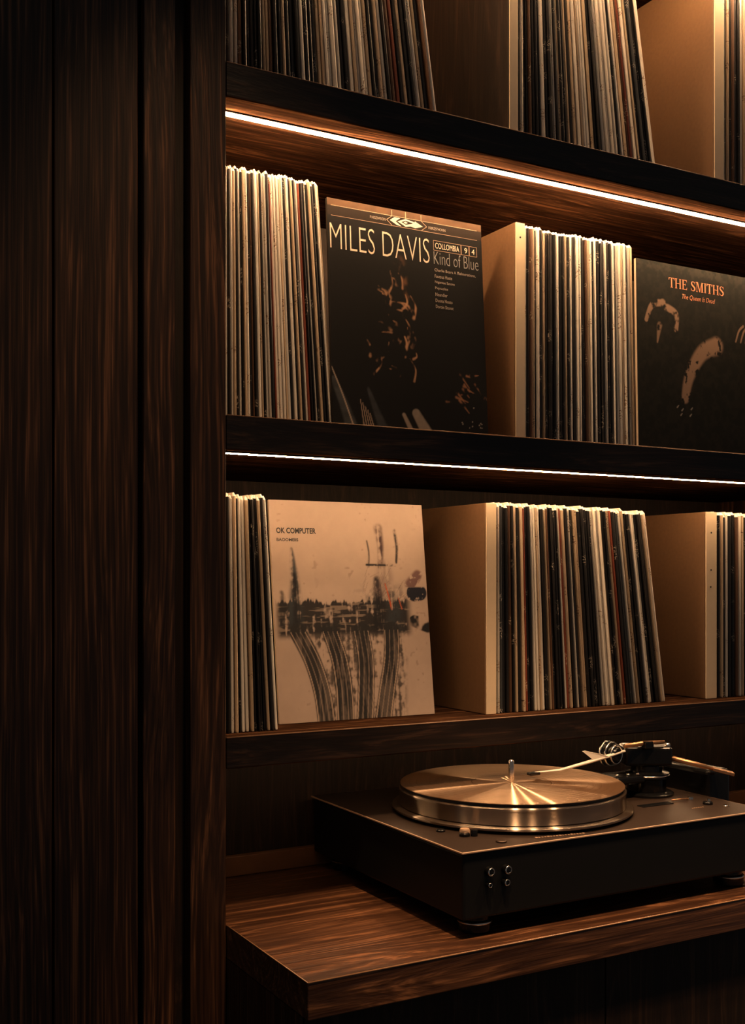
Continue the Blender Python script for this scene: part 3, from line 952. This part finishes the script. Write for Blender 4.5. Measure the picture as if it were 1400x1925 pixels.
# upper rod over the housing
obj('cross_rod', tube([lp(1.022, -.036, -.2215), lp(1.050, -.040, -.2195), lp(1.078, -.052, -.2180)], [.0030, .0032, .0024], 12), M_BRONZE, tt, smooth=True)
obj('cross_rod_clamp', box(-.007, .007, -.005, .005, 0, .010, .0015), M_BLACKMET, tt, loc=lp(1.056, -.043, -.2265))
obj('fine_adjust_knob', lathe([(0, 0), (.0035, 0), (.0040, .002), (.003, .005), (0, .0055)], 16), M_STEEL2, tt, smooth=True, loc=lp(1.090, -.045, -.2265))
# main tube running forward to its rest at the right edge
a0, a1 = Vector(lp(1.066, -.034, -.2330)), Vector(lp(1.1500, -.0960, -.2585))
obj('arm_tube', tube([a0, a0.lerp(a1, .30), a0.lerp(a1, .31), a0.lerp(a1, .72), a0.lerp(a1, .73), a1], [.0024, .0024, .0044, .0042, .0030, .0030], 16, .8), M_BRONZE, tt, smooth=True)
hs = box(-.006, .022, -.0075, .0075, -.002, .0022, .0008)
d_ = (a1 - a0)
bmesh.ops.rotate(hs, verts=hs.verts, matrix=Matrix.Rotation(math.atan2(d_.y, d_.x), 3, 'Z') @ Matrix.Rotation(math.atan2(-d_.z, d_.xy.length), 3, 'Y'))
obj('headshell', hs, M_BRONZE, tt, loc=a0.lerp(a1, .86))
rb = box(HX + .001, HX + .043, -.082, .005, .045, ph + .034, .006, 3)
obj('rest_block', rb, M_BLACKMET, tt)
# pale pick-up wand reaching over the record
wp = [lp(.8930, -.0080, -.2500), lp(.9080, -.0140, -.2490), lp(.9250, -.0220, -.2475), lp(.9600, -.0330, -.2390), lp(.9880, -.0330, -.2345), lp(1.0300, -.0265, -.2300)]
obj('pickup_wand', tube(wp, [.0012, .0022, .0030, .0036, .0040, .0030], 12, .55), M_PALE, tt, smooth=True)
fv = [(0, 0, 0), (.026, -.002, .0015), (.020, -.002, .0045), (-.012, .0015, .0125), (-.016, .002, .0120)]
bm = bmesh.new()
va = [bm.verts.new(v) for v in fv]; vb = [bm.verts.new((v[0] + .0012, v[1] + .0022, v[2])) for v in fv]
bm.faces.new(va); bm.faces.new(list(reversed(vb)))
for i in range(5): bm.faces.new((va[i], vb[i], vb[(i + 1) % 5], va[(i + 1) % 5]))
bmesh.ops.recalc_face_normals(bm, faces=bm.faces)
obj('finger_lift', bm, M_PALE, tt, loc=lp(.9700, -.0350, -.2360))
bm = box(-.010, .006, -.0045, .0045, -.003, .0008, .001)
obj('stylus_head', bm, M_BLACKMET, tt, loc=lp(.8950, -.0090, -.2500))

# plate controls


def button(x, y, r, hgt, mat, name='button', z=-.2909):
    bm = lathe([(0, 0), (r, 0), (r, hgt * .7), (r * .85, hgt), (0, hgt)], 20)
    return shade_by_angle(obj(name, bm, mat, tt, loc=lp(x, y, z + .0001)))


button(.7044, -.0818, .0055, .0025, M_BLACKMET)
button(.7150, -.1150, .0062, .0040, M_BLACKMET)
button(.7215, -.1060, .0060, .0062, M_PLATE_EDGE)
button(.7250, -.1195, .0042, .0070, M_BLACKMET)
button(.7344, -.1589, .0062, .0022, M_PLATE)
button(1.0905, -.0862, .0040, .0040, M_STEEL2)
button(1.0897, -.1179, .0065, .0035, M_BLACKMET)
button(1.0940, -.1150, .0025, .0060, M_STEEL2)
button(1.1000, -.1390, .0045, .0016, M_STEEL2)
obj('slider_slot', box(-.030, .022, -.006, .006, -.0002, .0012, .0005), M_BLACKMET, tt, loc=lp(1.032, -.088, -.2909))
obj('slider_rod', tube([lp(1.060, -.0840, -.2885), lp(1.089, -.0862, -.2885)], .0009, 8), M_BRONZE, tt, smooth=True)
bm = bmesh.new()
for i in range(17):
    x = -.031 + i * .0038
    box(x, x + (.0022 if i % 4 else .003), -.0012, .0012 if i % 4 else .0022, 0, .0004, bm=bm)
bmesh.ops.rotate(bm, verts=bm.verts, matrix=Matrix.Rotation(math.radians(-8), 3, 'Z'))
tk = obj('scale_ticks', bm, M_PLATE_EDGE, tt, loc=lp(.810, -.166, -.2908))
bm = bmesh.new()
for i in range(6): box(-.010 + i * .0036, -.0085 + i * .0036, -.001, .001, 0, .0004, bm=bm)
obj('scale_ticks', bm, M_PLATE_EDGE, tt, loc=lp(1.062, -.128, -.2908))
# knobs and jacks low on the front face
for x, z, r in ((.7045, -.3150, .0052), (.7270, -.3155, .0052), (.7031, -.3290, .0030), (.7256, -.3290, .0042)):
    bm = lathe([(0, 0), (r, 0), (r, .004), (r * .82, .0062), (r * .5, .0066), (0, .0066)], 20)
    bmesh.ops.rotate(bm, verts=bm.verts, matrix=Matrix.Rotation(math.pi / 2, 3, 'X'))
    kb = shade_by_angle(obj('front_knob', bm, M_BLACKMET, tt, loc=lp(x, TY0 + .0019, z)))
    bm = lathe([(r * .55, .0064), (r * .86, .0058), (r * .90, .0064), (r * .6, .0070)], 20, closed=True)
    bmesh.ops.rotate(bm, verts=bm.verts, matrix=Matrix.Rotation(math.pi / 2, 3, 'X'))
    obj('knob_rim', bm, M_STEEL2, kb, smooth=True)
